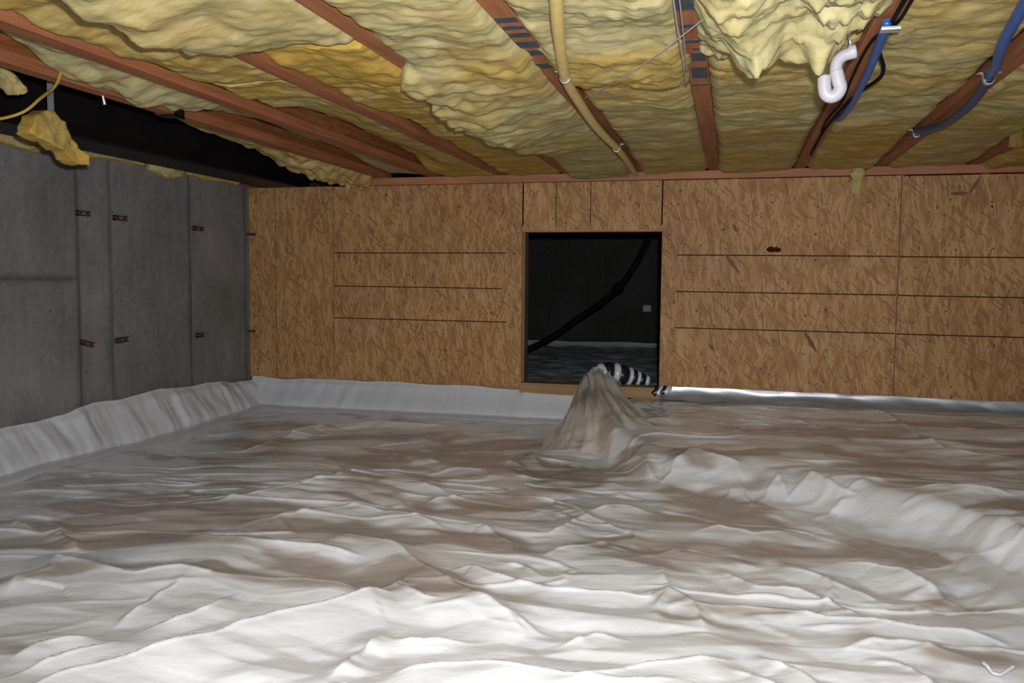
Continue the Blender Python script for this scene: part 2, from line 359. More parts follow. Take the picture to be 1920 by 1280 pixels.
# dark room beyond
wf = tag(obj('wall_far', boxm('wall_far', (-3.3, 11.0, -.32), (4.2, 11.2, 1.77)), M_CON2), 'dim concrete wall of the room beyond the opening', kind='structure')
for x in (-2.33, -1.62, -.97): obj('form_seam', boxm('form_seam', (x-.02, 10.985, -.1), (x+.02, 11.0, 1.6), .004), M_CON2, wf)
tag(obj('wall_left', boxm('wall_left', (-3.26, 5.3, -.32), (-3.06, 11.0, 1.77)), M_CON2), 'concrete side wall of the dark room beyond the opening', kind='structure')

# timber sill on the concrete wall
tr = tag(obj('trim_1', boxm('trim_1', (-3.25, -2, 1.40), (-3.075, 5.3, 1.438), .003), M_FL), 'brown timber sill on top of the concrete wall', kind='structure')
tag(obj('trim_2', boxm('trim_2', (-3.26, -2, 1.438), (-3.20, 5.3, 1.745)), M_SUB), 'dark rim board above the concrete wall', kind='structure')

# ------------------------------------------------------------------ steel beam
bm_ = tag(empty('steel_beam', (-2.8, 1.5, 1.395)), 'black steel beam running along the top of the concrete wall', 'beam')
obj('bottom_flange', boxm('bottom_flange', (-2.93, -2, 1.395), (-2.70, 5.35, 1.410), .002), M_STEEL, bm_)
obj('web', boxm('web', (-2.822, -2, 1.410), (-2.808, 5.35, 1.73)), M_STEEL, bm_)
obj('top_flange', boxm('top_flange', (-2.93, -2, 1.73), (-2.70, 5.35, 1.744), .002), M_STEEL, bm_)

# ------------------------------------------------------------------ joists
JX = [-2.12, -1.79, -1.36, -.945, -.545, -.115, .342, .755, 1.215]
JL = ['leftmost wooden joist, next to the black steel beam', 'second wooden joist from the left, between pale and golden batts', 'third wooden joist from the left, partly hidden by insulation',
      'wooden joist left of the wide sagging batt, partly covered by it', 'wooden joist that the yellow pipe runs along', 'wooden joist with dark ink marks, straight above the opening edge',
      'wooden joist beside the white trap pipe and the bright blue pipe', 'wooden joist that the dark blue pipe runs along', 'rightmost wooden joist, in the upper right corner']
fme = boxm('flange', (-.030, -2, 0), (.030, 5.06, .038), .003); tme = boxm('flange_top', (-.030, -2, .264), (.030, 5.06, .302)); wme = boxm('web', (-.006, -2, .038), (.006, 5.06, .264))
joists = []
for x, lb in zip(JX, JL):
    j = tag(empty('floor_joist', (x, 1.53, 1.438)), lb, 'joist', 'ceiling joists')
    for nm, me, m, dz in (('bottom_flange', fme, M_FL, 0), ('web', wme, M_WEB, .038), ('top_flange', tme, M_FL, .264)):
        if not me.materials:
            o = obj(nm, me, m, None); base = o.location.copy(); me['b'] = tuple(base)
        else:
            o = bpy.data.objects.new(nm, me); COL.objects.link(o)
        o.location = Vector(me['b'])+Vector((x, 0, 1.438)); adopt(o, j)
    joists.append(j)
def inks(j, x, bands):
    for y0, y1, x0, x1 in bands:
        obj('ink_mark', boxm('ink_mark', (x+x0, y0, 1.4372), (x+x1, y1, 1.4385)), M_MARK, j)
inks(joists[5], -.115, [(1.98,2.06,-.027,.027),(2.17,2.20,-.027,.027),(2.31,2.34,-.027,.027),(2.39,2.41,-.005,.027),(2.44,2.53,-.012,.027),(2.60,2.74,-.020,.027),(2.82,2.84,-.027,.027)])
inks(joists[4], -.545, [(2.02,2.06,-.027,.027),(2.09,2.12,-.027,.027),(2.15,2.19,-.027,.027),(2.23,2.29,-.027,.027),(2.32,2.37,-.02,.027),(2.46,2.52,-.027,.027)])

# ------------------------------------------------------------------ plastic ground sheets (fold crests in metres: points, height, near and far width)
FOLDS = [
  ([(-1.41,1.37),(-1.37,1.4),(-1.31,1.49),(-1.2,1.64),(-1.11,1.8),(-0.98,1.96),(-0.91,2.07),(-0.82,2.1)],0.055,0.17,0.05),
  ([(-1.48,1.43),(-1.45,1.5),(-1.41,1.57),(-1.36,1.67)],0.022,0.06,0.015),
  ([(-1.43,1.71),(-1.45,1.82),(-1.47,2.0),(-1.49,2.1)],0.022,0.08,0.03),
  ([(-1.56,1.51),(-1.5,1.61),(-1.42,1.69)],0.022,0.06,0.015),
  ([(-1.38,1.69),(-1.32,1.76),(-1.27,1.85),(-1.26,2.01)],0.03,0.08,0.02),
  ([(-1.86,1.81),(-1.9,1.9),(-1.87,1.98),(-1.93,2.08),(-1.76,2.05),(-1.62,2.04),(-1.52,2.09),(-1.4,2.08),(-1.28,2.08),(-1.11,2.11),(-0.94,2.12)],0.05,0.2,0.12),
  ([(-1.31,2.56),(-1.04,2.49),(-0.84,2.31),(-0.71,2.18),(-0.57,2.07),(-0.44,1.96)],0.05,0.17,0.1),
  ([(-0.8,2.33),(-0.72,2.36),(-0.64,2.31),(-0.54,2.26),(-0.45,2.24),(-0.35,2.24),(-0.19,2.26),(-0.15,2.33),(-0.08,2.23),(0.06,2.25),(0.16,2.25),(0.2,2.25),(0.27,2.22),(0.36,2.23),(0.41,2.22),(0.47,2.2),(0.56,2.22),(0.64,2.23),(0.69,2.21)],0.03,0.08,0.05),
  ([(-0.69,2.46),(-0.58,2.42),(-0.49,2.33)],0.02,0.05,0.04),
  ([(-0.73,1.62),(-0.59,1.68),(-0.43,1.72),(-0.29,1.71),(-0.15,1.81),(-0.07,1.87),(0.05,1.94)],0.05,0.22,0.06),
  ([(-0.8,1.83),(-0.66,1.87),(-0.54,1.9)],0.022,0.06,0.03),
  ([(-0.81,1.9),(-0.79,1.72),(-0.8,1.55)],0.03,0.05,0.08),
  ([(-0.15,2.33),(-0.08,2.22),(-0.03,2.03)],0.035,0.1,0.08),
  ([(-0.03,2.58),(0.05,2.47),(0.08,2.41),(0.2,2.43),(0.29,2.34),(0.37,2.27)],0.026,0.07,0.05),
  ([(0.32,2.75),(0.5,2.68),(0.57,2.57),(0.61,2.46),(0.69,2.4)],0.028,0.09,0.07),
  ([(0.14,2.67),(0.28,2.54),(0.37,2.45),(0.45,2.37)],0.03,0.08,0.09),
  ([(0.07,1.97),(0.15,1.89),(0.21,1.79)],0.026,0.1,0.03),
  ([(-0.22,2.61),(-0.14,2.69),(0.01,2.66)],0.03,0.1,0.06),
  ([(-0.19,2.55),(-0.15,2.31),(-0.17,2.1)],0.035,0.09,0.09),
  ([(0.06,3.19),(0.2,3.52),(0.23,3.36),(0.32,3.52),(0.42,3.37),(0.51,3.31)],0.05,0.16,0.1),
  ([(0.54,3.5),(0.39,3.29),(0.27,3.15)],0.03,0.05,0.1),
  ([(0.64,3.36),(0.75,3.38),(0.82,3.36),(1.02,3.34)],0.025,0.05,0.06),
  ([(0.66,4.92),(0.78,4.67),(0.87,4.28),(0.93,4.08),(1.06,4.03),(1.21,3.98)],0.022,0.1,0.08),
  ([(0.23,4.68),(0.38,4.5),(0.54,4.28),(0.62,4.23)],0.018,0.08,0.08),
  ([(-0.4,3.78),(-0.32,3.61),(-0.26,3.51),(-0.16,3.76),(0.04,3.62),(0.07,3.29)],0.06,0.16,0.1),
  ([(-0.05,3.25),(0.03,3.44),(0.13,3.27)],0.035,0.1,0.08),
  ([(-0.98,3.61),(-0.91,3.91),(-0.79,3.63)],0.04,0.12,0.08),
  ([(-1.01,3.24),(-0.89,3.2),(-0.72,3.18),(-0.55,3.13),(-0.46,2.96)],0.035,0.12,0.08),
  ([(-1.15,3.01),(-1.07,3.09),(-0.91,3.22)],0.03,0.1,0.08),
  ([(-0.52,3.05),(-0.41,3.18),(-0.21,3.11)],0.035,0.12,0.08),
  ([(-1.3,3.28),(-1.2,3.27),(-1.05,3.18)],0.025,0.07,0.06),
  ([(-1.48,3.78),(-1.32,3.67),(-1.12,3.6)],0.02,0.06,0.06),
  ([(-2.71,3.34),(-2.61,3.47),(-2.49,3.56),(-2.32,3.71),(-2.26,4.29),(-1.98,4.52),(-1.49,4.51)],0.035,0.1,0.12),
  ([(-2.1,2.68),(-1.95,2.7),(-1.78,2.91),(-1.59,3.19),(-1.5,3.42),(-1.34,3.52)],0.035,0.13,0.12),
  ([(-1.63,2.55),(-1.5,2.75),(-1.36,2.9),(-1.11,2.85),(-0.92,2.72)],0.035,0.14,0.1),
  ([(-1.72,2.35),(-1.46,2.37),(-1.23,2.4),(-1.05,2.36)],0.03,0.07,0.1),
  ([(-2.27,2.43),(-2.05,2.26),(-1.93,2.17)],0.03,0.05,0.05),
  ([(-2.39,2.33),(-2.29,2.32),(-2.17,2.29)],0.02,0.05,0.05),
  ([(-0.9,2.79),(-0.81,2.79),(-0.68,2.65),(-0.6,2.64)],0.035,0.1,0.1),
  ([(-0.59,2.74),(-0.49,3.03),(-0.32,2.86),(-0.26,2.67)],0.03,0.12,0.1),
  ([(-0.57,2.5),(-0.49,2.61),(-0.39,2.7),(-0.25,2.59)],0.025,0.1,0.08),
  ([(-0.13,2.91),(-0.02,3.01),(0.1,2.94),(0.24,3.02)],0.03,0.13,0.1),
  ([(-0.87,2.3),(-0.88,2.15),(-0.77,2.07),(-0.68,2.07)],0.03,0.07,0.06),
  ([(-0.66,2.04),(-0.52,2.04),(-0.38,1.97)],0.025,0.07,0.06),
  ([(-0.38,1.9),(-0.29,1.99),(-0.2,1.98)],0.022,0.06,0.06),
  ([(-0.04,1.9),(0.07,1.83),(0.13,1.75),(0.21,1.75),(0.35,1.85)],0.025,0.09,0.06),
  ([(0.29,2.02),(0.39,1.96),(0.44,1.84),(0.47,1.76)],0.03,0.1,0.06),
  ([(0.24,2.02),(0.34,2.1),(0.46,2.1),(0.57,2.07)],0.025,0.09,0.08),
  ([(-0.37,1.64),(-0.27,1.71),(-0.14,1.73),(-0.03,1.8)],0.03,0.12,0.06),
  ([(-0.77,1.41),(-0.74,1.54),(-0.6,1.52),(-0.48,1.49)],0.03,0.12,0.06),
]
TERR = [(-.62,4.3),(-.53,4.02),(-.33,3.73),(-.17,3.71),(.08,3.61),(.32,3.54),(.52,3.34),(.66,3.19),(.76,3.10),(.88,2.86),(1.3,2.2),(1.8,1.6),(3,.8)]
def pl_dist(x, y, pl):
    """distance to a polyline, fraction along it and the nearest point"""
    best = np.full(x.shape, 1e9); bs = np.zeros(x.shape); bx = np.zeros(x.shape); by = np.zeros(x.shape)
    seg = [math.dist(pl[i], pl[i+1]) for i in range(len(pl)-1)]; tot = sum(seg); acc = 0
    for i, L in enumerate(seg):
        (ax, ay), (cx, cy) = pl[i], pl[i+1]; dx, dy = cx-ax, cy-ay
        t = np.clip(((x-ax)*dx+(y-ay)*dy)/max(L*L, 1e-9), 0, 1); qx = ax+t*dx; qy = ay+t*dy
        d = np.hypot(x-qx, y-qy); m = d < best
        best = np.where(m, d, best); bs = np.where(m, (acc+t*L)/tot, bs); bx = np.where(m, qx, bx); by = np.where(m, qy, by); acc += L
    return best, bs, bx, by, tot
def terrain(x, y):
    tx = np.array([p[0] for p in TERR]); ty = np.array([p[1] for p in TERR])
    edge = np.interp(x, tx, ty)+.05*vnoise(x*4, y*4, 8); t = sstep(-.26, .10, y-edge)*sstep(-.84, -.52, x)
    top = .095+.045*sstep(3.6, 4.9, y)
    z = -.035+.03*sstep(3, 5, y)+t*top
    return z+.03*fbm(x*1.1, y*1.3, 21, 3)*sstep(5.0, 4.4, y)
def sheet_height(x, y):
    wx = x+.10*fbm(x*2.2, y*2.2, 31, 3); wy = y+.10*fbm(x*2.2+9, y*2.2, 37, 3)
    r = .35*vnoise(x*.8, y*.8, 77)-.12; c, s = np.cos(r), np.sin(r); u = wx*c-wy*s; v = wx*s+wy*c
    n1 = fbm(u*1.1+3, v*3.2, 81, 3); n2 = fbm(u*1.6+8, v*4.5, 82, 3)
    cr = .007*np.clip(1-np.abs(n1)/.05, 0, 1)*sstep(-.1, .25, vnoise(x*1.7, y*1.7, 83))+.006*np.clip(1-np.abs(n2-.1)/.06, 0, 1)*sstep(-.1, .25, vnoise(x*1.7, y*1.7, 84))
    h = cr+.020*facet(u/.70, v/.30, 3)+.019*facet(u/.30, v/.115, 7)*(1+1.2*vnoise(x*2, y*2, 5))+.010*facet(u/.12, v/.06, 9)*sstep(-.2, .3, vnoise(x*3, y*3, 6))+.005*(worley(u/.5, v/.24, 13)-.45)
    F = np.zeros_like(x)
    for pl, a, wn, wf in FOLDS:
        m = max(wn, wf)+.03; xs_ = [p[0] for p in pl]; ys_ = [p[1] for p in pl]
        sel = (x > min(xs_)-m) & (x < max(xs_)+m) & (y > min(ys_)-m) & (y < max(ys_)+m)
        if not sel.any(): continue
        X, Y = x[sel], y[sel]; Xw = X+.018*vnoise(X*14, Y*14, 61); Yw = Y+.018*vnoise(X*14, Y*14, 62)
        d, t, qx, qy, tot = pl_dist(Xw, Yw, pl)
        near = ((Xw-qx)*(-qx)+(Yw-qy)*(-qy)) > 0
        q = np.where(near, np.clip(1-d/wn, 0, 1)**1.15, np.clip(1-d/(wf*.8), 0, 1)**1.6)
        e = min(.12/tot, .4); f = (a*(.52 if a > .03 else .6)*(.72+.28*sstep(2.9, 2.0, Y))*q+.0035*np.clip(1-d/.012, 0, 1))*sstep(0, e, t)*sstep(1, 1-e, t)*(1+.25*vnoise(t*9, t*0, 5))
        G = F[sel]; F[sel] = np.maximum(G, f)+.35*np.minimum(G, f)
    near_w = sstep(-3.0, -2.6, x)*sstep(5.0, 4.75, y)
    return terrain(x, y)+(h*.9+F)*(.25+.75*near_w)
fx = np.concatenate([np.linspace(-2.985, -2.5, 50), np.arange(-2.49, 1.75, .0065), np.linspace(1.77, 3.95, 60)])
fy = np.concatenate([np.linspace(-1.9, .9, 40), np.arange(.93, 4.955, .0065), [4.955]])
XX, YY = np.meshgrid(fx, fy, indexing='ij'); HH = sheet_height(XX, YY)
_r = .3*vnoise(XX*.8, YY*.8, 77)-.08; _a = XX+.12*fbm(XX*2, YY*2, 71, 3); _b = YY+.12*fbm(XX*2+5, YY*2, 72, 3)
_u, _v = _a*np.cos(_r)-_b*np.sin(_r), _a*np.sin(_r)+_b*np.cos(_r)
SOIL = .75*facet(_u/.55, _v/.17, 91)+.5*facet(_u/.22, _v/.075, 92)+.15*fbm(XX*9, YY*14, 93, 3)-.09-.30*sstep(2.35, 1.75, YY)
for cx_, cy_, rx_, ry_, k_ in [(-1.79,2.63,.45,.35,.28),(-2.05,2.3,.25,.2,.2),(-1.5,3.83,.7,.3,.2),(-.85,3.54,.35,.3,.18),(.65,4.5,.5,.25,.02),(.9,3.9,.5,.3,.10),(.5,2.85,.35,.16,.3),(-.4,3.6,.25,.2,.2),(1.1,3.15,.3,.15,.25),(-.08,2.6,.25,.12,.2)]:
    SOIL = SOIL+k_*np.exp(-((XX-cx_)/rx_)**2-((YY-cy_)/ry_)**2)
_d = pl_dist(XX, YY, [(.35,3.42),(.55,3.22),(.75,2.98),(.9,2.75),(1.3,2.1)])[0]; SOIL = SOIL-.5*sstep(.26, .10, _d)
sheet = tag(empty('plastic_sheet', (-.5, 2.5, -.05)), 'crumpled white plastic ground sheet covering the floor, turned up at the walls', 'plastic sheet')
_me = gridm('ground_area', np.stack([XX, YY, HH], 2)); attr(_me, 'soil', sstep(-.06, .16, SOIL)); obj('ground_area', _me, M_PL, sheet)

def skirt(name, n, path, inward, ztop, seed, parent, fk=1.):
    """upturned edge: path gives wall points, inward the unit vector into the room"""
    m = 26; s = np.linspace(0, 1, n); px = np.array([path(t) for t in s]); L = np.concatenate([[0], np.cumsum(np.hypot(*np.diff(px, axis=0).T))])
    u, v = np.meshgrid(L, np.linspace(0, 1, m), indexing='ij'); iv = np.array(inward)
    top = ztop(L)[:, None]+.02*fbm(u*4, u*0, seed, 3)
    # profile: flat foot 0..0.35, curve, then up the wall
    off = np.where(v < .3, .26-.15*(v/.3), .11*(1-(v-.3)/.7)**1.6+.010)
    fold = (.050*(facet(u/.15+.5*v, v*.9, seed)+.5)+.034*(facet(u/.065-.4*v, v*1.1, seed+2)+.5)*sstep(-.1, .2, vnoise(u*1.5, u*0, seed+6))+.012*(facet(u/.03, v*2, seed+5)+.5)+.04*np.abs(vnoise(u*1.6, v*.5, seed+4)))*fk*sstep(.12, .45, v)*(1-.6*sstep(.85, 1, v))
    off = off+fold; X = px[:, 0][:, None]+iv[0]*off; Y = px[:, 1][:, None]+iv[1]*off
    zf = terrain(X, Y)+.012
    z = np.where(v < .3, zf, zf+(top-zf)*((v-.3)/.7)**.85)
    z = np.where(v < .12, z-.03*(1-v/.12), z)
    obj(name, gridm(name, np.stack([X, Y, z], 2)), M_PLW, parent)
skirt('wall_upturn', 420, lambda t: (-3.045, .5+t*4.46), (1, 0), lambda L: .165+.03*np.sin(L*2.1+.6)*sstep(0, 1, L), 4, sheet, .62)
skirt('wall_upturn', 330, lambda t: (-3.03+t*2.35, 4.985), (0, -1), lambda L: .172-.018*L/2, 15, sheet, .36)

# sheet drawn up in a bundle over the sill and through the opening
n, m = 120, 150; t = np.linspace(0, 1, n)[:, None]; a = np.linspace(-1, 1, m)[None, :]
cx = np.interp(t, [0, .25, .5, .75, .9, 1], [-.46, -.53, -.64, -.73, -.745, -.72]); cy = np.interp(t, [0, .25, .5, .75, .9, 1], [3.70, 4.12, 4.52, 4.85, 4.98, 5.06])
top = terrain(np.clip(cx, -2, 2), np.clip(cy, 0, 4.9))*np.clip(1-t*1.6, 0, 1)+np.interp(t, [0, .12, .3, .5, .75, .9, 1], [-.10, .0, .10, .19, .285, .300, .285]); hw = np.interp(t, [0, .25, .5, .75, .9, 1], [.62, .43, .27, .165, .12, .095])
base = np.interp(t, [0, .6, .8, 1], [-.10, -.04, .08, .195])
prof = np.clip(1-np.abs(a)**2.0, 0, 1)**.42
wr = .050*facet(a*3.4+1.0*t+.5*vnoise(t*4, a*2, 3), t*1.0+a*.3, 12)+.045*facet(a*8-2*t+.3*vnoise(t*9, a*3, 5), t*1.6+a*.5, 13)+.026*facet(a*19+5*t, t*2.6, 14)
X = cx+a*hw+.02*vnoise(t*5, a*3, 2); Yb = cy+.03*vnoise(t*6+4, a*3, 4)+0*a; Zb = base+(top-base)*prof+wr*(.35+.65*prof)*(1-.4*t)
_sh = sheet_height(X, np.minimum(Yb, 4.95)); _w = sstep(.06, .5, t)*(.15+.85*sstep(0, .35, 1-np.abs(a))); _w = np.maximum(_w, sstep(.6, .8, t)); Zb = _sh+(Zb-_sh)*_w-.02*(1-_w)**2+.02*_w*(1-_w)
bun = tag(empty('plastic_bundle', (-.6, 4.6, .1)), 'bunched plastic sheeting gathered over the sill of the opening', 'plastic sheet')
_me = gridm('gathered_sheet', np.stack([X, Yb, Zb], 2), flip=True); attr(_me, 'soil', sstep(-.05, .2, facet(a*5+2*t, t*2, 55)+.3*vnoise(a*20, t*6, 56)-.1)); obj('gathered_sheet', _me, M_PLH, bun)
# its black-and-white rolled end, trailing to the right behind the sill
path = spline([(-.755,5.03,.235),(-.715,5.05,.265),(-.655,5.07,.262),(-.595,5.10,.245),(-.535,5.13,.228),(-.47,5.15,.212)], 6)
def band(i0, i1, r0, r1, m_, nm):
    pts = path[i0:i1+1]; me = tubem(nm, pts, lambda q: (r0+(r1-r0)*q)*(1+.16*math.sin(q*3.1)), 14, 3); obj(nm, me, m_, bun)
cutsb = [0, 3, 6, 10, 13, 18, 20, 23, 25, 28, 30]; rad = [.062, .060, .062, .056, .058, .050, .052, .042, .043, .034, .030]
for k in range(10):
    band(cutsb[k], cutsb[k+1], rad[k]*(1 if k % 2 else .93), rad[k+1]*(1 if k % 2 else .93), M_PLB if k % 2 == 0 else M_PLW, 'black_fold' if k % 2 == 0 else 'white_fold')

# silver foil strip along the foot of the right-hand sheets
n = 260; s = np.linspace(0, 1, n)[:, None]; v = np.linspace(0, 1, 9)[None, :]; X = -.385+s*2.6+0*v
zt = .212-.018*s; Z = zt-(.075*v)+.004*fbm(X*6, v*3, 5); Yv = 4.970-.035*v**2-.010*(facet(X/.35, v*1.2, 6)+.5)-.004*(facet(X/.10, v*2, 7)+.5)
fo = tag(obj('foil_strip', gridm('foil_strip', np.stack([X, Yv, Z], 2), flip=False), M_FOIL), 'shiny silver foil strip along the foot of the right boards', 'foil strip')
# small black-and-white rolled scrap at the corner of the opening
rs = tag(empty('rolled_scrap', (-.39, 4.94, .16)), 'small rolled scrap of black and white plastic beside the sill', 'plastic scrap')
for k in range(4):
    obj('white_fold' if k % 2 else 'black_fold', tubem('roll', [(-.425+.022*k, 4.925, .165+.004*k), (-.405+.022*k, 4.93, .185+.003*k), (-.40+.022*k, 4.95, .205)], .016, 10, 4), M_PLW if k % 2 else M_PLB, rs)

# sheet on the floor of the dark room beyond, turned up at the far wall
XX, YY = np.meshgrid(np.linspace(-3.0, 2, 160), np.linspace(5.1, 10.9, 190), indexing='ij')
HH = -.06+.05*worley(XX/.6, YY/.35, 40)+.03*worley(XX/.25, YY/.15, 41)
fs = tag(empty('plastic_sheet', (-1, 8, -.06)), 'dim plastic ground sheet in the dark room beyond the opening', 'plastic sheet')
obj('ground_area', gridm('ground_area', np.stack([XX, YY, HH], 2)), M_PLW, fs)
u, v = np.meshgrid(np.linspace(-3, 2, 200), np.linspace(0, 1, 10), indexing='ij')
obj('wall_upturn', gridm('wall_upturn', np.stack([u, 10.97-.16*(1-v)**1.5-.03*worley(u/.3, v, 43), -.13+v*(.16+.02*vnoise(u*3, u*0, 3))], 2), flip=True), M_PLW, fs)

# ------------------------------------------------------------------ fiberglass batts between the joists
def batt(label, x0, x1, y0, y1, z, tone, seed, sag=(), patch=(), over=(), rag0=0, rag1=0, lift=(), fray=0, name='insulation_batt', amp=1., top=1.70, cell=.011):
    nx = max(12, int((x1-x0)/cell)); ny = max(12, int((y1-max(y0, 1.5))/cell))+ (20 if y0 < 1.5 else 0)
    a = np.linspace(0, 1, nx)
    yv = np.concatenate([np.linspace(y0, 1.5, 21)[:-1], np.linspace(1.5, y1, ny-20)]) if y0 < 1.5 else np.linspace(y0, y1, ny)
    A, Yg = np.meshgrid(a, yv, indexing='ij'); L = np.zeros_like(yv); R = np.zeros_like(yv)
    for side, ya, yb, amt in over:
        b = amt*sstep(ya, ya+.12, yv)*sstep(yb, yb-.12, yv)*(1+.6*vnoise(yv*7, yv*0, seed))
        if side == 'L': L = np.maximum(L, b)
        else: R = np.maximum(R, b)
    X = x0-L[None, :]+A*((x1+R)-(x0-L))[None, :]
    B = (Yg-y0)/(y1-y0)
    Yg = Yg + rag1*fbm(X*7, X*0+seed, seed+2, 3)*B**6 + rag0*fbm(X*7, X*0+seed+5, seed+3, 3)*(1-B)**6
    ov = np.clip(np.maximum((1-A)*np.sign(L)[None, :]*np.minimum(L/.03, 1)[None, :], A*np.minimum(R/.03, 1)[None, :]), 0, 1)
    ed = np.minimum(A, 1-A)*(x1-x0); ee = np.minimum(Yg-y0, y1-Yg)
    Zg = z+.030*(1-sstep(0, .05, ed))**1.5*(1-ov)+(.03 if y1 < 4.8 else .0)*(1-sstep(0, .06, ee))**2-.02*ov
    Zg = Zg+amp*(1-.45*sstep(2.6, 4.2, Yg))*(.034*fbm(X*5, Yg*3.2, seed, 3)+.012*(worley(X/.22, Yg/.13, seed+8)-.5)+.005*fbm(X*7, Yg*20, seed+1, 4)*(1+1.5*vnoise(X*3, Yg*3, seed+12))+.006*fbm(X*40, Yg*50, seed+4, 3))
    if fray: Zg = Zg-fray*np.abs(fbm(X*22, Yg*13, seed+21, 4))-fray*.8*np.abs(vnoise(X*45, Yg*9, seed+22))
    if y1 > 4.95: Zg = Zg-.024*sstep(4.2, 4.85, Yg)
    for cx, cy, rx, ry, dz in sag: Zg = Zg-dz*np.exp(-((X-cx)/rx)**2-((Yg-cy)/ry)**2)*(1+.7*vnoise(X*22, Yg*18, seed+9))
    for side, ya, yb, dz in lift:
        k = (1-sstep(.05, .65, A)) if side == 'L' else sstep(.35, .95, A)
        Zg = Zg+dz*k*sstep(ya-.1, ya+.2, Yg)*sstep(yb+.1, yb-.2, Yg)
    T = np.full(X.shape, tone)+.45*fbm(X*3, Yg*4, seed+6, 3)+.22*sstep(3.6, 5, Yg)
    for cx, cy, rx, ry, dt in patch: T = T+dt*sstep(1.25, .75, np.hypot((X-cx)/rx, (Yg-cy)/ry)+.35*fbm(X*9, Yg*9, seed+7, 2))
    # close the block: side walls and back
    def pad(Q, q0, q1): return np.concatenate([q0[None], Q, q1[None]], 0)
    P = np.stack([X, Yg, Zg], 2)
    def rim(row, inset): r = row.copy(); r[:, 2] = top; r[:, 0] += inset; return r
    P = np.concatenate([rim(P[0], .004)[None], P, rim(P[-1], -.004)[None]], 0); T = np.concatenate([T[:1], T, T[-1:]], 0)
    c0 = P[:, :1].copy(); c0[:, :, 2] = top; c1 = P[:, -1:].copy(); c1[:, :, 2] = top
    P = np.concatenate([c0, P, c1], 1); T = np.concatenate([T[:, :1], T, T[:, -1:]], 1)
    me = gridm(name, P, True, flip=True); attr(me, 'tone', np.clip(T, 0, 1))
    return tag(obj(name, me, M_INS), label, 'insulation', 'ceiling insulation batts')
batt('yellow batt sagging under the left joist onto the black beam', -2.50, -2.155, 3.3, 4.94, 1.515, .55, 101, sag=[(-2.25, 4.75, .35, .75, .115)], over=[('R', 3.4, 4.9, .0)])
batt('near pale batt between the first and second joist from the left', -2.10, -1.805, .5, 2.95, 1.470, .05, 102, sag=[(-2.02, 2.6, .12, .35, .05)], lift=[('L', 1.0, 2.25, .05)], rag1=.06)
batt('far pale batt between the first and second joist from the left', -2.10, -1.805, 2.97, 4.968, 1.485, .22, 103, lift=[('L', 3.1, 4.6, .03)])
batt('near golden batt between the second and third joist from the left', -1.775, -1.375, .5, 2.6, 1.455, .62, 104)
batt('far golden batt between the second and third joist from the left', -1.775, -1.375, 2.62, 4.968, 1.465, .62, 105, lift=[('L', 3.1, 4.7, .06)])
batt('near pale batt with a ragged end above the orange torn patch', -1.345, -.96, .5, 2.16, 1.445, .18, 106, rag1=.10, over=[('L', .5, 2.12, .065)], sag=[(-1.36, 1.7, .12, .6, .03)])
batt('amber batt with a bright orange torn patch', -1.345, -.96, 2.18, 4.968, 1.455, .78, 107, patch=[(-1.13, 2.45, .24, .30, .9)], sag=[(-1.1, 2.5, .15, .3, .02)])
batt('wide pale batt sagging over the joist left of the yellow pipe', -.93, -.56, .5, 4.968, 1.432, .22, 108, over=[('L', 2.35, 4.0, .075)], sag=[(-.92, 3.1, .16, .75, .045), (-.72, 2.5, .2, .4, .02)], patch=[(-.68, 2.35, .10, .22, .35)])
batt('near pale batt above the yellow pipe with a torn orange end', -.53, -.13, .5, 2.78, 1.425, .12, 109, rag1=.22, fray=.012, patch=[(-.28, 2.52, .26, .22, .75)], sag=[(-.30, 2.55, .2, .2, .02)])
batt('far yellow-grey batt between the yellow pipe and the ink-marked joist', -.53, -.13, 2.70, 4.968, 1.45, .40, 110)
batt('pale batt hanging in ragged tufts beside the white trap pipe', -.10, .325, .5, 2.46, 1.425, .0, 111, rag1=.16, amp=1.1, fray=.030, cell=.008,
     lift=[('R', 2.2, 2.6, .05)],
     sag=[(.04, 2.18, .05, .12, .075), (.12, 2.26, .04, .08, .05), (.19, 2.20, .045, .1, .085), (.0, 2.0, .07, .2, .04), (.2, 1.9, .08, .2, .05)])
batt('far yellow-grey batt right of the ink-marked joist', -.10, .325, 2.44, 4.968, 1.452, .40, 112)
batt('yellow batt between the bright blue pipe and the dark blue pipe', .36, .735, .5, 4.968, 1.452, .38, 113, patch=[(.52, 4.2, .2, .5, .25)])
batt('yellow batt right of the dark blue pipe', .775, 1.195, .5, 4.968, 1.452, .42, 114)
batt('golden batt in the upper right corner beyond the last joist', 1.235, 1.66, 1.6, 4.968, 1.44, .55, 115, over=[('L', 2.3, 4.35, .075)], sag=[(1.2, 3.4, .1, .8, .03)])

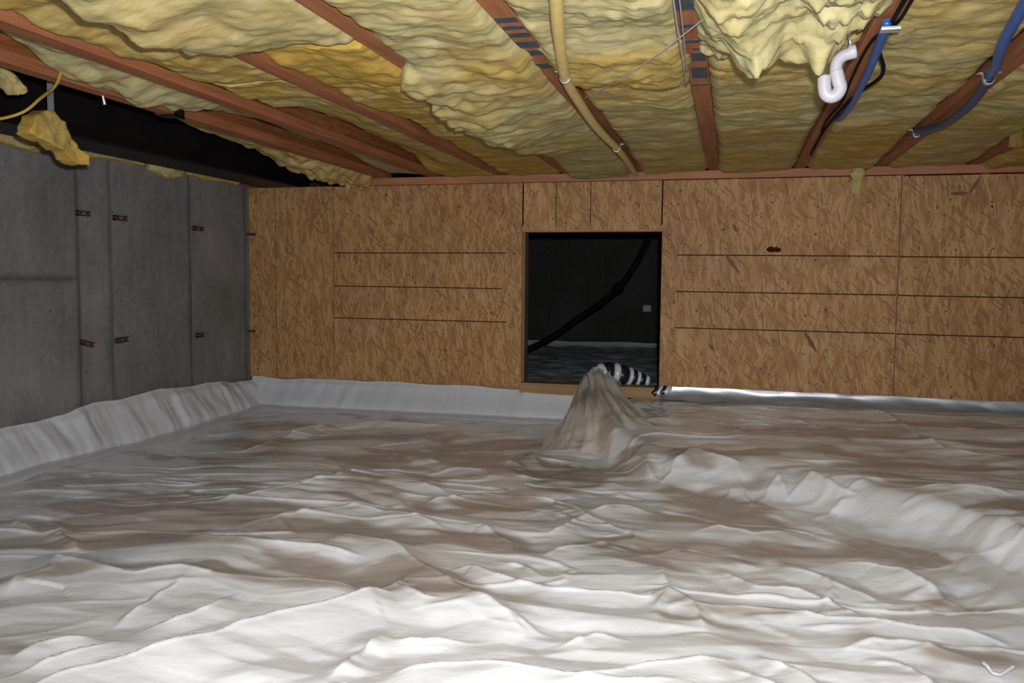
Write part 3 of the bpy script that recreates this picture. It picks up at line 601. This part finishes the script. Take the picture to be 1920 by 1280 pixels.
# loose insulation
def clump(name, label, pts, r, seed, tone, squash=.5, cell=46, group=None):
    """torn lump swept along pts; r(t) radius"""
    P = spline(pts, 10); N = len(P); V = np.zeros((N, cell, 3)); T = np.zeros((N, cell))
    for i, p in enumerate(P):
        t = i/(N-1); d = (P[min(i+1, N-1)]-P[max(i-1, 0)]).normalized(); sd = d.cross(Vector((0, 1, 0)) if abs(d.y) < .8 else Vector((0, 0, 1))).normalized(); up = sd.cross(d)
        for k in range(cell):
            a = 2*math.pi*k/cell; ca, sa = math.cos(a), math.sin(a); ca = math.copysign(abs(ca)**.6, ca); sa = math.copysign(abs(sa)**.6, sa)
            rr = r(t)*(1+.5*float(fbm(np.array(t*5+ca), np.array(sa*2.+seed), seed, 3))); V[i, k] = p+sd*(ca*rr)+up*(sa*rr*squash)
    for i in (0, N-1): V[i] = np.array(P[i])+.1*(V[i]-np.array(P[i]))
    T[:] = tone+.3*fbm(V[:, :, 0]*12, V[:, :, 2]*12, seed)
    me = gridm(name, V, True, closed_v=True); attr(me, 'tone', np.clip(T, 0, 1))
    o = obj(name, me, M_INS)
    if label: tag(o, label, 'insulation', group)
    return o
def slab(name, outline, x, th, seed, tone):
    """torn flat piece of batt: (y, z) outline, thickness along x"""
    import bmesh
    bm = bmesh.new(); f = bm.faces.new([bm.verts.new((x+th/2, y, z)) for y, z in outline])
    g = bmesh.ops.extrude_face_region(bm, geom=[f]); bmesh.ops.translate(bm, verts=[v for v in g['geom'] if isinstance(v, bmesh.types.BMVert)], vec=(-th, 0, 0))
    bmesh.ops.triangulate(bm, faces=bm.faces[:])
    for _ in range(4): bmesh.ops.subdivide_edges(bm, edges=[e for e in bm.edges if e.calc_length() > .016], cuts=1, use_grid_fill=False); bmesh.ops.triangulate(bm, faces=bm.faces[:])
    for v in bm.verts:
        y, z = np.array(v.co.y), np.array(v.co.z+.3*v.co.x)
        v.co.x += .020*float(fbm(y*14, z*14, seed, 3)); v.co.y += .018*float(fbm(z*22, y*22, seed+3, 3)); v.co.z += .018*float(fbm(y*22, z*22, seed+5, 3))
    bmesh.ops.recalc_face_normals(bm, faces=bm.faces[:])
    me = bpy.data.meshes.new(name); bm.to_mesh(me); bm.free()
    me.polygons.foreach_set('use_smooth', [True]*len(me.polygons))
    co = np.array([v.co for v in me.vertices]); attr(me, 'tone', np.clip(tone+.4*fbm(co[:, 1]*9, co[:, 2]*9, seed), 0, 1))
    return obj(name, me, M_INS)
hc = slab('hanging_insulation', [(2.505,1.380),(2.55,1.385),(2.60,1.362),(2.605,1.335),(2.655,1.295),(2.70,1.255),(2.705,1.225),(2.665,1.226),(2.60,1.252),(2.52,1.272),(2.435,1.300),(2.455,1.345)], -2.35, .065, 5, .82)
tag(hc, 'torn yellow insulation chunk hanging on a metal strap before the concrete wall', 'insulation')
clump('insulation_scrap', 'small insulation scrap hanging below the left joist at the picture edge', [(-2.30, 2.15, 1.50), (-2.30, 2.24, 1.475), (-2.30, 2.33, 1.45), (-2.30, 2.37, 1.41)], lambda t: .035, 6, .3, .6)
g = 'insulation scraps on the concrete wall'
clump('insulation_scrap', 'long flat insulation scrap on the wall top behind the hanging chunk', [(-3.06, 3.3, 1.425), (-3.055, 3.5, 1.425), (-3.05, 3.75, 1.43), (-3.06, 3.95, 1.42)], lambda t: .042, 7, .45, .8, group=g)
clump('insulation_scrap', 'insulation scrap drooping over the wall top at the left picture edge', [(-3.04, 2.85, 1.42), (-3.04, 3.0, 1.415), (-3.035, 3.15, 1.40), (-3.035, 3.22, 1.385)], lambda t: .04, 8, .25, .8, group=g)
clump('insulation_scrap', 'pale tuft of insulation drooping over the middle of the wall top', [(-3.05, 4.0, 1.43), (-3.035, 4.06, 1.41), (-3.03, 4.15, 1.395), (-3.05, 4.28, 1.42)], lambda t: .042, 9, .1, .9, group=g)
clump('insulation_scrap', 'thin insulation scrap on the wall top near the strand-board corner', [(-3.06, 4.32, 1.42), (-3.055, 4.5, 1.415), (-3.05, 4.7, 1.42), (-3.06, 4.85, 1.415)], lambda t: .032, 10, .4, .8, group=g)
clump('insulation_tuft', 'small tuft of insulation hanging over the plate above the red-stained board', [(.64, 4.955, 1.44), (.64, 4.945, 1.40), (.635, 4.968, 1.35), (.63, 4.965, 1.29)], lambda t: .035-.012*t, 11, .3, .45)
clump('insulation_tuft', 'tiny tuft of insulation hanging beside the end of the black beam', [(-2.33, 4.93, 1.42), (-2.33, 4.935, 1.39), (-2.335, 4.94, 1.365)], lambda t: .022-.01*t, 12, .3, .5)

# ------------------------------------------------------------------ pipes, cables and hangers
def clamp(parent, c, r, ax='x'):
    """sheet-metal saddle: half ring under a pipe with two ears"""
    pts = [(c[0]-r-.014, c[1], c[2]+r*.9), (c[0]-r-.003, c[1], c[2]+r*.8), (c[0]-r*.95, c[1], c[2]-r*.4), (c[0]-r*.5, c[1], c[2]-r-.001), (c[0], c[1], c[2]-r-.003), (c[0]+r*.5, c[1], c[2]-r-.001), (c[0]+r*.95, c[1], c[2]-r*.4), (c[0]+r+.003, c[1], c[2]+r*.8), (c[0]+r+.014, c[1], c[2]+r*.9)]
    V, F = [], []; P = spline(pts, 4)
    for p in P:
        for dy, dz in ((-.010, 0), (.010, 0), (.010, -.0025), (-.010, -.0025)): V.append((p.x, p.y+dy, p.z+dz))
    for i in range(len(P)-1):
        for k in range(4): F.append((i*4+k, i*4+(k+1) % 4, (i+1)*4+(k+1) % 4, (i+1)*4+k))
    obj('clamp', mesh('clamp', V, F), M_GALV, parent)
yp = tag(empty('yellow_pipe', (-.47, 2.6, 1.39)), 'yellow gas pipe curving down the ceiling along a joist', 'pipe')
obj('pipe', tubem('pipe', [(-.27,1.2,1.40),(-.33,1.55,1.40),(-.377,1.822,1.40),(-.418,2.052,1.40),(-.483,2.472,1.402),(-.509,2.842,1.405),(-.524,3.345,1.405),(-.518,3.897,1.408),(-.528,4.338,1.415),(-.545,4.80,1.422),(-.55,4.955,1.425)], .0155, 16), M_YEL, yp)
clamp(yp, (-.485, 2.49, 1.404), .016); clamp(yp, (-.516, 3.86, 1.408), .016)
b1 = tag(empty('blue_pipe', (.35, 2.7, 1.41)), 'bright blue water pipe hanging from the joist right of the white trap pipe', 'pipe')
obj('pipe', tubem('pipe', [(.336,2.205,1.426),(.338,2.24,1.420),(.352,2.487,1.412),(.364,2.768,1.412),(.375,3.08,1.415),(.376,3.40,1.425),(.372,3.52,1.44)], lambda t: .0115*min(1, .35+t*9), 14), M_BLUE, b1)
obj('bracket', boxm('bracket', (.322, 2.19, 1.402), (.366, 2.222, 1.410), .002), M_GALV, b1)
b2 = tag(empty('blue_pipe', (.7, 2.9, 1.40)), 'dark blue water pipe in the upper right corner of the ceiling', 'pipe')
obj('upper_pipe', tubem('upper_pipe', [(.54,1.7,1.405),(.592,2.114,1.405),(.635,2.401,1.405),(.690,2.66,1.41),(.700,2.75,1.418)], .014, 14), M_BLUE, b2)
obj('lower_pipe', tubem('lower_pipe', [(.700,2.75,1.416),(.715,2.85,1.408),(.742,3.134,1.402),(.748,3.521,1.405),(.715,3.80,1.425),(.700,3.90,1.445)], .0145, 14), M_NAVY, b2)
clamp(b2, (.708, 2.80, 1.412), .015); clamp(b2, (.712, 3.83, 1.426), .014)
tag(obj('black_cable', tubem('black_cable', [(.345,1.6,1.428),(.347,2.036,1.426),(.348,2.212,1.424),(.349,2.399,1.418),(.392,2.60,1.408),(.398,2.74,1.408),(.366,3.0,1.415),(.346,3.439,1.42),(.343,3.8,1.425),(.353,4.426,1.432)], .0055, 8), M_BLK), 'thick black cable twisting around the bright blue pipe', 'cable')
tag(obj('black_cable', tubem('black_cable', [(.360,1.6,1.428),(.362,2.036,1.426),(.360,2.212,1.424),(.33,2.40,1.430),(.335,2.8,1.432),(.342,3.1,1.42),(.330,3.439,1.425),(.338,3.75,1.432)], .0042, 8), M_BLK), 'thinner black cable between the bright blue pipe and the joist', 'cable')
wt = tag(empty('trap_pipe', (.23, 2.3, 1.27)), 'white plastic trap pipe with a U-bend beside ragged insulation', 'pipe')
obj('inlet', tubem('inlet', [(0.281,2.3,1.384),(0.265,2.3,1.381)], .0175, 18, 4), M_WHT, wt)
obj('bend', tubem('bend', [(0.267,2.3,1.379),(0.252,2.3,1.374),(0.239,2.3,1.360),(0.236,2.3,1.336),(0.239,2.3,1.327)], .015, 18, 8), M_WHT, wt)
obj('trap', tubem('trap', [(0.237,2.3,1.339),(0.244,2.3,1.312),(0.248,2.3,1.297),(0.241,2.3,1.282),(0.228,2.3,1.276),(0.216,2.3,1.282),(0.211,2.3,1.298),(0.209,2.3,1.327)], .0165, 18, 8), M_WHT, wt)
obj('screw', tubem('screw', [(0.269,2.3,1.398),(0.265,2.3,1.420)], .003, 8, 2), M_GALV, wt)
tag(obj('support_wire', tubem('support_wire', [(-.04,1.90,1.405),(-.065,1.978,1.400),(-.28,2.43,1.395),(-.52,2.95,1.43)], .0016, 6), M_WIRE), 'thin wire slanting across the torn orange batt', 'wire')
tag(obj('support_wire', tubem('support_wire', [(-.137,1.85,1.415),(-.142,2.2,1.405),(-.146,2.66,1.40)], .0019, 6), M_WHT), 'longer thin white wire hanging beside the ink-marked joist', 'wire', 'white wires')
tag(obj('support_wire', tubem('support_wire', [(-.124,1.85,1.415),(-.131,2.2,1.405),(-.139,2.50,1.402)], .0016, 6), M_WHT), 'shorter thin white wire hanging beside the ink-marked joist', 'wire', 'white wires')
tag(obj('support_wire', tubem('support_wire', [(-1.40,4.80,1.45),(-1.36,4.9,1.42),(-1.345,4.955,1.36)], .0014, 6), M_WIRE), 'loose wire end hanging over the plate left of the opening', 'wire')
tag(obj('hanger_strap', boxm('hanger_strap', (-2.356, 2.555, 1.36), (-2.340, 2.569, 1.745), .001), M_GALV), 'narrow grey metal strap holding the hanging insulation chunk', 'strap')
tag(obj('yellow_cable', tubem('yellow_cable', [(-1.93,2.17,1.545),(-2.02,2.26,1.49),(-2.10,2.32,1.425),(-2.24,2.40,1.40),(-2.32,2.40,1.355),(-2.36,2.30,1.315),(-2.38,2.15,1.30),(-2.38,1.9,1.32)], .0052, 8), M_YCAB), 'thin yellow cable looping down beside the hanging insulation chunk', 'cable')
bk = tag(empty('joist_bracket', (-2.09, 2.93, 1.42)), 'black metal bracket clipped to the leftmost joist', 'bracket')
obj('plate', boxm('plate', (-2.089, 2.895, 1.425), (-2.084, 2.955, 1.485), .001), M_STEEL, bk); obj('foot', boxm('foot', (-2.16, 2.895, 1.431), (-2.084, 2.955, 1.437), .001), M_STEEL, bk)
obj('rivet', tubem('rivet', [(-2.085,2.92,1.468),(-2.081,2.92,1.468)], .004, 8, 2), M_GALV, bk)
tag(obj('wire_clip', tubem('wire_clip', [(-2.13,2.56,1.440),(-2.13,2.565,1.425),(-2.13,2.57,1.408)], lambda t: .003+.003*t, 8, 3), M_GALV), 'tiny white clip under the leftmost joist, against the black beam', 'clip')

# ------------------------------------------------------------------ beyond the opening, and the bit on the sheet
hz = tag(empty('black_hose', (-1.4, 8, .15)), 'black hose arching across the dark room beyond the opening', 'hose')
obj('hose', tubem('hose', [(-2.3,8,-.02),(-1.894,8,.149),(-1.65,8,.28),(-1.428,8,.442),(-1.20,8,.60),(-1.028,8,.75),(-.90,8,.93),(-.811,8,1.097),(-.76,8,1.25),(-.74,8,1.70)], .030, 12), M_BLK, hz)
obj('coupling', tubem('coupling', [(-1.055,8,.725),(-1.0,8,.78)], .046, 12, 3), M_BLK, hz)
jb = tag(empty('junction_box', (-1.047, 10.97, .43)), 'small pale box on the far wall of the dark room', 'box')
obj('cover', boxm('cover', (-1.10, 10.955, .425), (-.99, 10.985, .52), .02), M_WHT, jb)
wc = tag(empty('plastic_snippet', (.586, 2.01, .0)), 'small white bent plastic snippet lying on the sheet at lower right', 'scrap')
hs = float(sheet_height(np.array([[.586]]), np.array([[2.012]]))[0, 0])
obj('strip', tubem('strip', [(.556+dx,2.024+dy,hs+dz) for dx, dy, dz in ((0,0,.022),(.007,-.009,.018),(.016,-.014,.008),(.030,-.017,.007),(.043,-.011,.013),(.062,.001,.022))], lambda t: .0045, 8, 5), M_WHT, wc)
